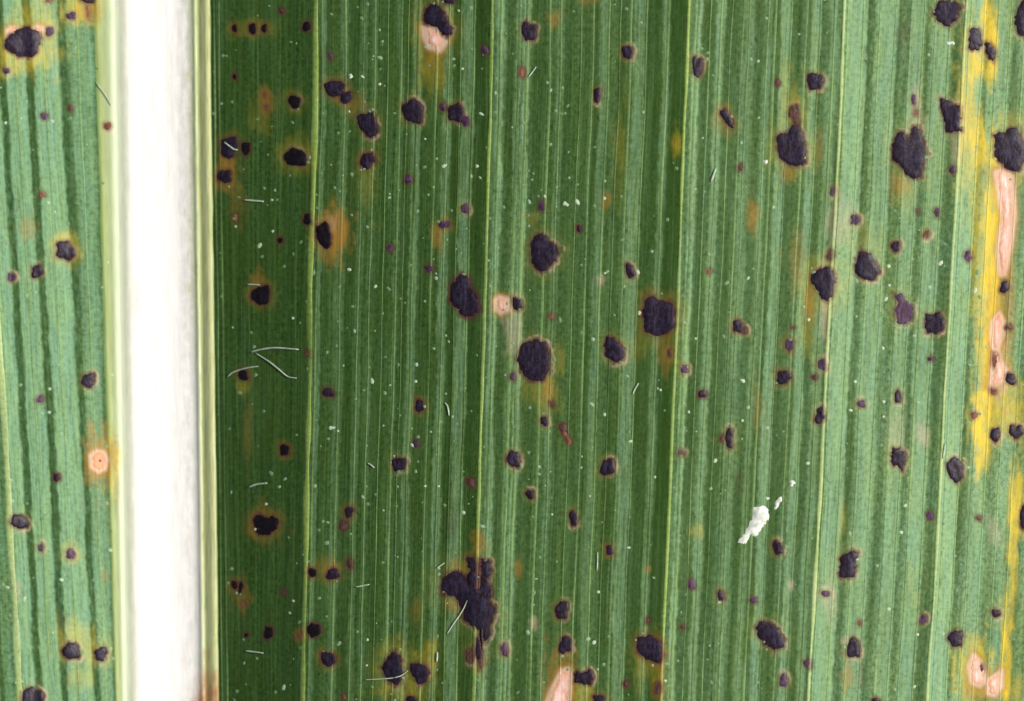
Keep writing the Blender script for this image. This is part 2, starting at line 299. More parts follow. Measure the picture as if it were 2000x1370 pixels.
def roughen(P, amp, step=4.0, seed=0):
    out = []
    r = random.Random(seed)
    n = len(P)
    for i in range(n):
        ax, ay = P[i]; bx, by = P[(i + 1) % n]
        L = math.hypot(bx - ax, by - ay); k = max(1, int(round(L / step)))
        for j in range(k):
            t = j / k
            out.append((ax + (bx - ax) * t + r.uniform(-amp, amp), ay + (by - ay) * t + r.uniform(-amp, amp)))
    return out
def ellipse(x, y, rx, ry, tilt, seed):
    r = random.Random(seed)
    n = max(12, int(2 * math.pi * max(rx, ry) / 4.0))
    ph = [r.uniform(0, 6.28) for _ in range(4)]
    ca, sa = math.cos(math.radians(tilt)), math.sin(math.radians(tilt))
    P = []
    for i in range(n):
        a = 2 * math.pi * i / n
        # blocky, vein-bounded outline
        q = (abs(math.cos(a)) ** 2.6 + abs(math.sin(a)) ** 2.6) ** (-1 / 2.6)
        k = q * (1 + .09 * math.sin(2 * a + ph[0]) + .08 * math.sin(3 * a + ph[1]) + .06 * math.sin(5 * a + ph[2])) * (1 + r.uniform(-.07, .07)) * .97
        dx, dy = rx * k * math.cos(a), ry * k * math.sin(a)
        P.append((x + dx * ca + dy * sa, y - dx * sa + dy * ca))
    return P

SPOTS = []
for n, (P, tone, halo) in enumerate(POLY):
    SPOTS.append((roughen(P, 2.3, 4.0, 900 + n), tone, halo))
for n, (x, y, rx, ry, tilt, tone, halo) in enumerate(SPOT):
    SPOTS.append((ellipse(x, y, rx, ry, tilt, 300 + n), tone, halo))
for n, (P, tone, halo) in enumerate(SPOTS):
    xs = [p[0] for p in P]; ys = [p[1] for p in P]
    R = .5 * max(max(xs) - min(xs), max(ys) - min(ys))
    m = 12 + 1.1 * R
    w = window(min(xs) - m, max(xs) + m, min(ys) - m * 1.5, max(ys) + m * 1.5)
    if w is None: continue
    sj, si, X, Y = w
    d = -poly_sdist(P, X, Y)
    wob = vnoise(X / 6.0, Y / 14.0, 500 + n)
    jit = vnoise(X / 5.0, Y / 5.0, 700 + n)
    d = d + 3.0 * (jit - .5)
    splat('b', sj, si, np.clip(1 - d / 5.5, 0, 1) * (.8 if tone in 'kb' else .5) * (0.4 + wob))
    a = rnd.uniform(-.9, .9)
    side = np.clip(.25 + .75 * ((X - np.mean(xs)) * math.cos(a) + (Y - np.mean(ys)) * math.sin(a)) / (R + 4), 0, 1)  # rim weighted to the sunward edge: lit crescent painted over the tan ring
    if halo == 't':
        splat('t', sj, si, np.clip(1 - np.abs(d - 4.0) / 3.5, 0, 1) * (.04 + .85 * side) * np.clip(wob * 2.2 - .3, 0, 1))
        splat('y', sj, si, np.clip(1 - d / (8 + .45 * R), 0, 1) * .08 * (.3 + wob))
    elif halo == 'y':
        splat('y', sj, si, np.clip(1 - d / (10 + .7 * R), 0, 1) * (.26 if min(xs) < 300 or min(xs) > 1100 else .12) * (.3 + wob))
        splat('t', sj, si, np.clip(1 - np.abs(d - 2.5) / 4.0, 0, 1) * side * .6 * np.clip(wob * 2 - .3, 0, 1))
    elif halo == 'o':
        splat('o', sj, si, np.clip(1 - d / (8 + .4 * R), 0, 1) * .34 * (.2 + wob))
    elif halo == 'r':
        splat('b', sj, si, np.clip(1 - d / 8.0, 0, 1) * .6)
    else:
        splat('b', sj, si, np.clip(1 - d / 6.0, 0, 1) * .3)
for n, P in enumerate(PATCH):
    xs = [p[0] for p in P]; ys = [p[1] for p in P]
    sj, si, X, Y = window(min(xs) - 30, max(xs) + 30, min(ys) - 30, max(ys) + 30)
    d = -poly_sdist(P, X, Y)
    splat('o', sj, si, np.clip(1 - d / 14.0, 0, 1) * .85)
    splat('t', sj, si, np.clip(1 - d / 6.0, 0, 1) * .9)
def field(ch, px, py):
    fx = np.clip((px - RX0) / RSTEP, 0, RW - 1.001); fy = np.clip((py - RY0) / RSTEP, 0, RH - 1.001)
    ix = fx.astype(int); iy = fy.astype(int); fx = fx - ix; fy = fy - iy
    F = FIELD[ch]
    v = (F[iy, ix] * (1 - fx) + F[iy, ix + 1] * fx) * (1 - fy) + (F[iy + 1, ix] * (1 - fx) + F[iy + 1, ix + 1] * fx) * fy
    out = (px < RX0) | (px > RX0 + RW * RSTEP - 4) | (py < RY0) | (py > RY0 + RH * RSTEP - 4)
    return np.where(out, 0, v)

# ------------------------------------------------------------------ materials
class NT:
    def __init__(s, name):
        s.m = bpy.data.materials.new(name); s.m.use_nodes = True
        s.t = s.m.node_tree; s.b = s.t.nodes['Principled BSDF']
    def n(s, typ, **kw):
        nd = s.t.nodes.new(typ)
        for k, v in kw.items(): setattr(nd, k, v)
        return nd
    def link(s, a, b): s.t.links.new(a, b)
    def attr(s, name): return s.n('ShaderNodeAttribute', attribute_name=name)
    def math(s, op, a, b=None, clamp=False):
        nd = s.n('ShaderNodeMath', operation=op, use_clamp=clamp)
        for i, x in enumerate((a, b)):
            if x is None: continue
            if isinstance(x, (int, float)): nd.inputs[i].default_value = x
            else: s.link(x, nd.inputs[i])
        return nd.outputs[0]
    def uvnoise(s, sx, sy, detail=2.0, rough=.6, off=0.0):
        a = s.n('ShaderNodeUVMap', uv_map='leaf')
        mp = s.n('ShaderNodeMapping')
        mp.inputs['Scale'].default_value = (1000.0 / sx, 1000.0 / sy, 1)
        mp.inputs['Location'].default_value = (off, off * .7, 0)
        s.link(a.outputs[0], mp.inputs[0])
        nz = s.n('ShaderNodeTexNoise', noise_dimensions='2D')
        nz.inputs['Scale'].default_value = 1.0
        nz.inputs['Detail'].default_value = detail
        nz.inputs['Roughness'].default_value = rough
        s.link(mp.outputs[0], nz.inputs['Vector'])
        return nz.outputs[0]
    def remap(s, x, a, b, c=0.0, d=1.0):
        nd = s.n('ShaderNodeMapRange')
        s.link(x, nd.inputs[0])
        for i, v in enumerate((a, b, c, d)): nd.inputs[i + 1].default_value = v
        return nd.outputs[0]
    def mix(s, f, a, b):
        nd = s.n('ShaderNodeMix', data_type='RGBA')
        if isinstance(f, (int, float)): nd.inputs[0].default_value = f
        else: s.link(f, nd.inputs[0])
        for i, x in ((6, a), (7, b)):
            if isinstance(x, tuple): nd.inputs[i].default_value = (*x, 1)
            else: s.link(x, nd.inputs[i])
        return nd.outputs[2]
    def bump(s, h, strength, dist):
        nd = s.n('ShaderNodeBump')
        nd.inputs['Strength'].default_value = strength
        nd.inputs['Distance'].default_value = dist
        s.link(h, nd.inputs['Height'])
        s.link(nd.outputs[0], s.b.inputs['Normal'])

YEL = (0.72, 0.51, 0.030); ORA = (0.36, 0.18, 0.030); TAN = (0.62, 0.46, 0.34); BRO = (0.085, 0.030, 0.026)
def discolour(t, col):
    st = t.uvnoise(5, 60, 2.0, .6, 3.3)
    stm = t.remap(st, .3, .7, .72, 1.15)
    ym = t.math('MULTIPLY', stm, t.remap(t.uvnoise(16, 45, 3.0, .65, 51.0), .3, .6, .55, 1.1))
    col = t.mix(t.math('MULTIPLY', t.attr('yellow').outputs['Fac'], ym, True), col, YEL)
    col = t.mix(t.math('MULTIPLY', t.attr('orange').outputs['Fac'], stm, True), col, ORA)
    col = t.mix(t.math('MULTIPLY', t.attr('tan').outputs['Fac'], stm, True), col, TAN)
    col = t.mix(t.attr('brown').outputs['Fac'], col, BRO)
    return col

def leaf_green(t):
    cell = t.uvnoise(8, 9, 3.0, .75)              # mottled cells
    streak = t.uvnoise(4.0, 260, 2.0, .6, 7.7)    # fibres running along the blade
    hair = t.uvnoise(2.6, 420, 1.0, .5, 12.7)
    broad = t.uvnoise(16, 500, 2.0, .6, 15.1)
    patch = t.uvnoise(60, 160, 2.0, .5, 1.9)
    g = t.mix(t.remap(cell, .3, .7), (0.011, 0.036, 0.002), (0.050, 0.110, 0.020))
    g = t.mix(t.remap(streak, .42, .70, 0, .5), g, (0.080, 0.168, 0.058))
    g = t.mix(t.remap(patch, .35, .75, 0, .35), g, (0.045, 0.080, 0.004))
    trend = t.attr('trend').outputs['Fac']  # slope light and bluish haze mixed into the green
    g = t.mix(t.math('MULTIPLY', trend, t.math('MULTIPLY', t.remap(cell, .25, .75, .2, 1.3), t.remap(broad, .3, .65, .45, 1.2))), g, t.mix(t.remap(t.uvnoise(22, 190, 2.0, .6, 21.0), .36, .64), (0.175, 0.325, 0.175), (0.215, 0.345, 0.140)))
    return g, cell, streak, hair

def blade_material():
    t = NT('corn_blade')
    g, cell, streak, hair = leaf_green(t)
    wax_sheen = t.math('MULTIPLY', t.attr('wax_sheen').outputs['Fac'], t.remap(t.uvnoise(4, 90, 3.0, .7, 4.1), .32, .66, .25, 1.05), True)
    wax_sheen = t.math('MULTIPLY', wax_sheen, t.remap(cell, .25, .7, .6, 1.0), True)
    g = t.mix(wax_sheen, g, t.mix(t.remap(t.uvnoise(12, 150, 2.0, .6, 31.0), .38, .62), (0.215, 0.385, 0.235), (0.255, 0.415, 0.185)))  # bloom colour, with the sheen of lit strips painted in
    dark = t.math('MULTIPLY', t.attr('furrow_shade').outputs['Fac'], t.remap(t.uvnoise(6, 22, 3.0, .7, 9.1), .3, .62, .25, 1.0), True)
    g = t.mix(t.math('MULTIPLY', dark, .8), g, (0.028, 0.070, 0.010))  # dark green repeats the groove shade on top of the relief
    g = t.mix(t.remap(hair, .56, .72, 0, .12), g, (0.20, 0.34, 0.15))
    g = t.mix(t.remap(hair, .44, .30, 0, .10), g, (0.020, 0.055, 0.006))
    cool = t.n('ShaderNodeMix', data_type='RGBA', blend_type='MULTIPLY')
    t.link(t.attr('cool').outputs['Fac'], cool.inputs[0]); t.link(g, cool.inputs[6]); cool.inputs[7].default_value = (.82, .91, .94, 1)  # left blade's bluish sky sheen put in as a tint
    g = discolour(t, cool.outputs[2])
    t.link(g, t.b.inputs['Base Color'])
    t.link(t.remap(wax_sheen, 0, 1, .45, .6), t.b.inputs['Roughness'])
    t.b.inputs['Specular IOR Level'].default_value = .16
    t.bump(t.uvnoise(5, 7, 2.0, .6, 2.2), .35, 2.0e-5)
    return t.m

def vein_material(name, c0, c1, c2):
    t = NT(name)
    f = t.uvnoise(30, 120, 2.0, .6, 5.1)
    c = t.mix(t.remap(f, .3, .7), c0, c1)
    c = t.mix(t.remap(t.uvnoise(4, 10, 3.0, .7, 8.0), .45, .75, 0, .6), c, c2)
    g, cell, streak, hair = leaf_green(t)
    show = t.math('MULTIPLY', t.attr('show').outputs['Fac'], t.remap(cell, .2, .7, .55, 1.0), True)
    c = t.mix(show, g, c)
    c = discolour(t, c)
    t.link(c, t.b.inputs['Base Color'])
    t.b.inputs['Roughness'].default_value = .5
    t.b.inputs['Specular IOR Level'].default_value = .2
    return t.m

def midrib_material():
    t = NT('corn_midrib')
    u = t.attr('across').outputs['Fac']
    wob = t.math('SUBTRACT', t.uvnoise(14, 26, 3.0, .65, 1.1), .5)
    band = t.attr('ragged').outputs['Fac']
    wob2 = t.math('MULTIPLY', t.math('MULTIPLY', wob, band), .22)
    fine = t.math('MULTIPLY', t.math('SUBTRACT', t.uvnoise(3, 400, 1.0, .5, 6.1), .5), .012)
    x = t.math('ADD', t.math('ADD', u, wob2), fine)
    r = t.n('ShaderNodeValToRGB')
    stops = [(208,(.20,.33,.07)),(213,(.28,.38,.10)),(219,(.36,.45,.18)),(228,(.40,.48,.27)),(235,(.50,.60,.40)),(240,(.36,.42,.29)),(248,(.37,.41,.30)),
             (254,(.50,.53,.42)),(260,(.68,.69,.62)),(270,(.82,.82,.80)),(330,(.84,.84,.82)),(350,(.80,.80,.77)),(362,(.69,.69,.66)),
             (371,(.62,.63,.57)),(379,(.53,.55,.43)),(384,(.46,.50,.30)),(387,(.58,.65,.38)),(391,(.55,.62,.34)),(394,(.40,.44,.17)),(404,(.50,.53,.21)),
             (412,(.58,.60,.27)),(418,(.60,.64,.30)),(421,(.22,.28,.07))]
    el = r.color_ramp.elements
    for k, (p, c) in enumerate(stops):
        q = (p - 200) / 230.0
        e = el[k] if k < 2 else el.new(q)
        e.position = q; e.color = (*c, 1)
    t.link(x, r.inputs[0])
    c = t.mix(t.remap(t.uvnoise(7, 420, 3.0, .7, 37.0), .42, .7, 0, .16), r.outputs[0], (.48, .50, .43))
    c = t.mix(t.remap(t.uvnoise(22, 60, 3.0, .7, 39.0), .52, .75, 0, .16), c, (.55, .52, .42))
    edge = t.attr('margin').outputs['Fac']
    c = t.mix(t.math('MULTIPLY', edge, t.remap(t.uvnoise(3.2, 140, 3.0, .7, 17.0), .45, .7, 0, .75), True), c, (.60, .66, .38))
    c = t.mix(t.math('MULTIPLY', edge, t.remap(t.uvnoise(3.6, 60, 3.0, .7, 27.0), .5, .72, 0, .7), True), c, (.17, .24, .055))
    c = discolour(t, c)
    c = t.mix(t.math('MULTIPLY', t.attr('stain').outputs['Fac'], t.remap(t.uvnoise(8, 30, 3.0, .6, 2.4), .25, .65, .5, 1.1), True), c, (.40, .17, .07))
    t.link(c, t.b.inputs['Base Color'])
    t.b.inputs['Roughness'].default_value = .5
    t.b.inputs['Specular IOR Level'].default_value = .35
    t.bump(t.uvnoise(9, 60, 2.0, .6, 3.0), .35, 3.0e-5)
    return t.m

def spot_material(name, c0, c1, rough, rim=None):
    t = NT(name)
    f = t.uvnoise(9, 12, 3.0, .7, 3.7)
    st = t.uvnoise(5, 40, 2.0, .6, 9.9)
    c = t.mix(t.remap(f, .35, .68), c0, c1)
    c = t.mix(t.remap(st, .5, .7, 0, .55), c, tuple(1.8 * x for x in c1))
    if rim: c = t.mix(t.math('MULTIPLY', t.attr('inner').outputs['Fac'], t.remap(f, .25, .6, .5, 1.0), True), rim, c)
    t.link(c, t.b.inputs['Base Color'])
    t.b.inputs['Roughness'].default_value = rough
    t.b.inputs['Specular IOR Level'].default_value = .2
    t.bump(f, .6, 3.5e-5)
    return t.m
def papery_material(name, core):
    t = NT(name)
    f = t.uvnoise(5, 50, 3.0, .65, 3.0)
    e = t.attr('inner').outputs['Fac']
    c = t.mix(t.remap(f, .32, .68), (.80, .54, .49), (.90, .78, .75))
    c = t.mix(t.math('MULTIPLY', e, t.remap(f, .2, .6, .6, 1.0), True), (.62, .26, .12), c)
    c = t.mix(core, (.60, .27, .10), c)
    c = t.mix(t.remap(t.uvnoise(9, 30, 3.0, .7, 6.6), .5, .66, 0, .6), c, (.62, .27, .15))
    t.link(c, t.b.inputs['Base Color'])
    t.b.inputs['Roughness'].default_value = .75
    t.b.inputs['Specular IOR Level'].default_value = .2
    t.bump(f, .2, 2e-5)
    return t.m
def plain_material(name, c0, c1, rough, tint=False):
    t = NT(name)
    tc = t.n('ShaderNodeTexCoord')
    nz = t.n('ShaderNodeTexNoise'); nz.inputs['Scale'].default_value = 1 / (12 * S)
    t.link(tc.outputs['Object'], nz.inputs['Vector'])
    f = t.attr('tint').outputs['Fac'] if tint else t.remap(nz.outputs[0], .3, .7)
    t.link(t.mix(f, c0, c1), t.b.inputs['Base Color'])
    t.b.inputs['Roughness'].default_value = rough
    t.b.inputs['Specular IOR Level'].default_value = .3
    return t.m

M_BLADE = blade_material()
M_LAT = vein_material('lateral_vein', (.20, .31, .045), (.28, .40, .095), (.37, .48, .18))
M_LATP = vein_material('pale_lateral_vein', (.30, .42, .13), (.40, .51, .22), (.50, .58, .30))
M_MIN = vein_material('minor_vein', (.16, .30, .085), (.24, .40, .14), (.32, .47, .20))
M_RIB = midrib_material()
M_SPOT = {'k': spot_material('tar_black', (.004, .003, .007), (.027, .022, .046), .45, (.026, .010, .011)),
          'd': spot_material('tar_deep_black', (.002, .001, .002), (.010, .007, .012), .5, (.010, .003, .003)),  # near-midrib spots facing away, their shade painted in; also one vein streak
          'p': spot_material('tar_purple', (.030, .014, .032), (.085, .045, .082), .55),
          'b': spot_material('tar_brown', (.045, .022, .018), (.095, .050, .036), .55),
          'r': spot_material('tar_rust', (.10, .036, .024), (.21, .085, .055), .6)}
M_PAPER = papery_material('dead_papery_tissue', 1.0)
M_SALMON = papery_material('dying_orange_tissue', .35)
M_FIBRE = plain_material('pale_fibre', (.28, .38, .25), (.52, .60, .49), .5)
M_FLAKE = plain_material('white_flake', (.42, .50, .40), (.84, .85, .82), .5)
M_DUST = plain_material('dust', (.13, .24, .11), (.50, .62, .45), .6, True)

# ------------------------------------------------------------------ mesh building
def add_attr(me, name, vals):
    a = me.attributes.new(name, 'FLOAT', 'POINT')
    a.data.foreach_set('value', np.ascontiguousarray(vals, dtype=np.float32))
def grid_mesh(name, us, vs_, lift, mat, parent, extra=None, underside=0.0):
    U, V = np.meshgrid(us, vs_)
    U = U.ravel(); V = V.ravel()
    L = lift(U, V) if callable(lift) else lift
    P = world_pts(U, V, L)
    nc, nr = len(us), len(vs_)
    i = np.arange(nr - 1)[:, None] * nc + np.arange(nc - 1)[None, :]
    i = i.ravel()
    F = np.stack([i, i + nc, i + nc + 1, i + 1], -1)
    me = bpy.data.meshes.new(name)
    nv = len(P)
    if underside:               # closed lower face, coarse
        cu = us[::12] if us[::12][-1] == us[-1] else np.append(us[::12], us[-1])
        cv = vs_[::12] if vs_[::12][-1] == vs_[-1] else np.append(vs_[::12], vs_[-1])
        U2, V2 = np.meshgrid(cu, cv); U2 = U2.ravel(); V2 = V2.ravel()
        P2 = world_pts(U2, V2, -underside)
        m, r = len(cu), len(cv)
        k = (np.arange(r - 1)[:, None] * m + np.arange(m - 1)[None, :]).ravel()
        F = np.concatenate([F, nv + np.stack([k, k + 1, k + m + 1, k + m], -1)])
        P = np.concatenate([P, P2]); U = np.concatenate([U, U2]); V = np.concatenate([V, V2])
        nv = len(P)
    me.vertices.add(nv); me.vertices.foreach_set('co', P.ravel().astype(np.float32))
    me.loops.add(F.size); me.loops.foreach_set('vertex_index', F.ravel().astype(np.int32))
    me.polygons.add(len(F))
    me.polygons.foreach_set('loop_start', np.arange(0, F.size, 4, dtype=np.int32))
    me.update(calc_edges=True)
    me.polygons.foreach_set('use_smooth', np.ones(len(F), bool))
    finish(me, U, V, F.ravel(), extra)
    me.materials.append(mat)
    o = bpy.data.objects.new(name, me); COL.objects.link(o); o.parent = parent
    return o
def finish(me, U, V, loops, extra=None):
    uv = me.uv_layers.new(name='leaf')
    uv.data.foreach_set('uv', (np.stack([U, V], -1)[loops] / 1000.0).ravel().astype(np.float32))
    px = to_px(U, V)
    for nm, ch in (('yellow', 'y'), ('orange', 'o'), ('tan', 't'), ('brown', 'b')):
        add_attr(me, nm, field(ch, px, V))
    if extra:
        for nm, fn in extra.items(): add_attr(me, nm, fn(U, V))

def jag(U, V):                  # ragged edges of strips
    return U + 4.5 * (vnoise(U / 7.0, V / 11.0, 31) - .5) + 5.0 * (vnoise(U / 40.0, V / 90.0, 32) - .5)
def wax_sheen_attr(U, V):  return np.interp(jag(U, V), UG, WAX_SHEENP) * (0.55 + .45 * np.interp(U, [-500, 230, 420, 900, 1500, 2700], [1, 1, .6, .75, 1, 1])) * np.interp(U, [412, 470], [.0, 1]) if U.min() > 300 else np.interp(jag(U, V), UG, WAX_SHEENP)
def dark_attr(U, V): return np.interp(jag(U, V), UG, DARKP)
def trend_attr(U, V): return np.interp(U, UG, TREND) * (.7 + .6 * vnoise(U / 90., V / 200., 77))

leaf = bpy.data.objects.new('corn_leaf', None)
leaf.empty_display_size = 0.005
COL.objects.link(leaf)
leaf['label'] = 'green corn leaf with a broad white midrib, peppered with black tar spots'
leaf['category'] = 'leaf'

rows = np.concatenate([np.arange(-360, -24, 16), np.arange(-24, 1396, 4.0), np.arange(1396, 1741, 16)])
cols_l = np.concatenate([np.arange(-460, -24, 8.0), np.arange(-24, 225, 2.0)])
cols_r = np.concatenate([np.arange(413, 2060, 2.0), np.arange(2060, 2561, 10.0)])
ex = {'wax_sheen': wax_sheen_attr, 'furrow_shade': dark_attr, 'trend': trend_attr, 'cool': lambda U, V: np.where(U < 300, 1.0, 0.0)}
def nolift(U, V): return 0 * U
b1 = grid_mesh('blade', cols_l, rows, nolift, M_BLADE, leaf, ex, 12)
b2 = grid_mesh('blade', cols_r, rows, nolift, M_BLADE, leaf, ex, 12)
# midrib: a smooth trough with fine ribs along its right flank
cols_m = np.concatenate([np.arange(206, 240, 1.5), np.arange(240, 360, 4.0), np.arange(360, 424, 1.5)])
def stain(U, V):
    return np.clip(1.25 - np.sqrt(((U - 402) / 38.0) ** 2 + ((V - 1380) / 80.0) ** 2) * (1 + .6 * (vnoise(U / 9., V / 25., 8) - .5)), 0, 1) \
         + .18 * np.clip(1 - np.sqrt(((U - 272) / 16.0) ** 2 + ((V - 585) / 70.0) ** 2), 0, 1)
rib_ex = {'across': lambda U, V: (U - 200 - 11 * np.clip((V - 560) / 200.0, 0, 1) * np.clip((U - 340) / 25.0, 0, 1) * np.clip((396 - U) / 8.0, 0, 1)) / 230.0,
          'ragged': lambda U, V: np.clip(1 - np.abs(U - 366) / 26.0, 0, 1) + .15 * np.clip(1 - np.abs(U - 254) / 14.0, 0, 1),
          'stain': stain, 'margin': lambda U, V: .8 * np.clip((U - 378 - 8 * np.clip((V - 560) / 200.0, 0, 1)) / 8.0, 0, 1) + .25 * np.clip((240 - U) / 6.0, 0, 1)}
rib = grid_mesh('midrib', cols_m, rows, rib_lift, M_RIB, leaf, rib_ex, 60)

# ------------------------------------------------------------------ veins, each a fine raised cord
LATERAL = [(7, 13), (601, 12), (939, 8), (1313, 7), (1608, 8), (1842, 7), (2130, 8), (-230, 10)]
MINOR = [(427,4),(437,5),(658,5),(693,4),(715,4),(765,5),(797,6),(833,6),(857,4),(905,4),(957,6),(992,7),(1007,7),(1051,6),(1072,4),(1110,3),(1133,5),(1163,4),(1205,6),
         (1275,5),(1332,8),(1375,4),(1416,5),(1428,3),(1465,3),(1478,6),(1508,3),(1537,6),(1563,3),(1590,4),(1615,3),(1645,4),(1677,4),(1706,3),(1737,5),(1762,4),
         (1784,4),(1812,4),(1852,4),(1878,4),(1905,4),(1930,4),(1958,4),(1985,4),(612,5),(740,3),(778,3),(880,3),(1185,3),(1235,3),(1355,3),(1395,3),
         (70,3),(125,3),(184,3)]
vrows = np.concatenate([np.arange(-360, -24, 24), np.arange(-24, 1396, 9.0), np.arange(1396, 1741, 24)])
def vein(name, u, w, mat, hgt, seed):
    hw = .5 * w
    us = np.array([-1.25, -.8, -.35, .1, .5, .85, 1.25])
    n = len(us)
    V = np.repeat(vrows, n)
    wid = hw * (.75 + .6 * vnoise(np.full(len(vrows), seed * 1.7), vrows / 70.0, 60))
    off = 1.6 * (vnoise(np.full(len(vrows), seed * 2.3), vrows / 120.0, 61) - .5)
    U = (u + off[:, None] + us[None, :] * wid[:, None]).ravel()
    sink = vnoise(np.full(len(vrows), seed * 3.1), vrows / 170.0, 62)
    h = hgt * np.ones(len(vrows))
    prof = np.sqrt(np.clip(1 - (us / 1.25) ** 2, 0, 1)) * 1.3 - .35
    L = (h[:, None] * prof[None, :]).ravel() - .12
    P = world_pts(U, V, L)
    i = (np.arange(len(vrows) - 1)[:, None] * n + np.arange(n - 1)[None, :]).ravel()
    F = np.stack([i, i + n, i + n + 1, i + 1], -1)
    me = bpy.data.meshes.new(name)
    me.vertices.add(len(P)); me.vertices.foreach_set('co', P.ravel().astype(np.float32))
    me.loops.add(F.size); me.loops.foreach_set('vertex_index', F.ravel().astype(np.int32))
    me.polygons.add(len(F)); me.polygons.foreach_set('loop_start', np.arange(0, F.size, 4, dtype=np.int32))
    me.update(calc_edges=True)
    me.polygons.foreach_set('use_smooth', np.ones(len(F), bool))
    base = (.8 if name == 'lateral_vein' else .18 + .5 * vnoise(np.array([seed * 7.13]), np.array([0.5]), 64)[0])
    sh = np.clip((.8 if name == 'minor_vein' else 1) * base + .7 * (np.repeat(sink, n) - .5), 0.05, 1)
    finish(me, U, V, F.ravel(), {'show': lambda U, V: sh, 'trend': trend_attr})
    me.materials.append(mat)
    o = bpy.data.objects.new(name, me); COL.objects.link(o); o.parent = leaf
for k, (u, w) in enumerate(LATERAL): vein('lateral_vein', u, w * .8, M_LATP if u > 1500 or u < 300 else M_LAT, 1.3, 10 + k)
for k, (u, w) in enumerate(MINOR): vein('minor_vein', u, w * .8, M_MIN, .7, 40 + k)

# ------------------------------------------------------------------ domed blobs over an outline: tar spots, dead patches, flakes
def blob(name, P, mat, parent, hmax, seed, sink=.8, soft=4.0, rough=1.0, fields=False, tilt=(0, 0), base=0.0):
    xs = [p[0] for p in P]; ys = [p[1] for p in P]
    R = .5 * min(max(xs) - min(xs), max(ys) - min(ys))
    step = max(2.6, R / 5.0)
    gx = np.arange(min(xs), max(xs), step); gy = np.arange(min(ys), max(ys), step)
    X, Y = np.meshgrid(gx, gy)
    r = np.random.RandomState(seed)
    X = (X + r.uniform(-.3, .3, X.shape) * step).ravel(); Y = (Y + r.uniform(-.3, .3, Y.shape) * step).ravel()
    d = poly_sdist(P, X, Y) if len(X) else X
    keep = d > step * .45
    n = len(P)
    pts = [Vector(p) for p in P] + [Vector((a, b)) for a, b in zip(X[keep], Y[keep])]
    res = delaunay_2d_cdt(pts, [], [list(range(n))], 1, 1e-4)
    vv = np.array([(v.x, v.y) for v in res[0]])
    dd = np.maximum(poly_sdist(P, vv[:, 0], vv[:, 1]), 0)
    on = dd < .05
    h = hmax * (1 - np.exp(-dd / soft)) + rough * 1.6 * (vnoise(vv[:, 0] / 5.0 + seed, vv[:, 1] / 8.0, seed) - .5) * np.clip(dd / 5.0, 0, 1)
    h = np.where(on, -sink, h) + base + tilt[0] * (vv[:, 0] - np.mean(xs)) + tilt[1] * (vv[:, 1] - np.mean(ys))
    W = world_from_px(vv[:, 0], vv[:, 1], h)
    c = W.mean(0)
    me = bpy.data.meshes.new(name)
    faces = []
    for f in res[2]:
        f = list(f)
        a, b, e = (vv[f[0]], vv[f[1]], vv[f[2]])
        if (b[0] - a[0]) * (e[1] - a[1]) - (b[1] - a[1]) * (e[0] - a[0]) > 0: f = f[::-1]
        faces.append(f)
    me.from_pydata((W - c).tolist(), [], faces)
    me.update()
    me.polygons.foreach_set('use_smooth', np.ones(len(faces), bool))
    lp = np.zeros(len(me.loops), np.int32); me.loops.foreach_get('vertex_index', lp)
    uv = me.uv_layers.new(name='leaf')
    uv.data.foreach_set('uv', (vv[lp] / 1000.0).ravel().astype(np.float32))
    add_attr(me, 'inner', np.clip(dd / (13.0 if name == 'necrotic_patch' else 6.0), 0, 1))
    me.materials.append(mat)
    o = bpy.data.objects.new(name, me); COL.objects.link(o)
    o.location = c
    o.parent = parent
    return o
for n, P in enumerate(PATCH):
    cx = sum(p[0] for p in P) / len(P)
    cy = sum(p[1] for p in P) / len(P)
    q = .8 if n in (2, 3) else 1.0
    P = [(cx + .86 * q * (x - cx), cy + q * (y - cy)) for x, y in P]
    blob('necrotic_patch', roughen(P, 2.2, 4.0, 70 + n), M_SALMON if n == len(PATCH) - 1 else M_PAPER, leaf, .7, 100 + n, .6, 3.0, .4)
for n, (P, tone, halo) in enumerate(SPOTS):
    xs = [p[0] for p in P]
    R = .5 * (max(xs) - min(xs))
    blob('tar_spot', P, M_SPOT['d' if tone == 'k' and 430 < min(xs) < 620 else tone], leaf, {'k': 1.3 + min(1.2, .05 * R), 'p': 1.1, 'b': 1.0, 'r': 1.0, 'd': 3.2}[tone], 200 + n, .4, 3.2, .8 if tone == 'k' else .5)  # spots on the slope turned from the sun get the darker, shaded tar

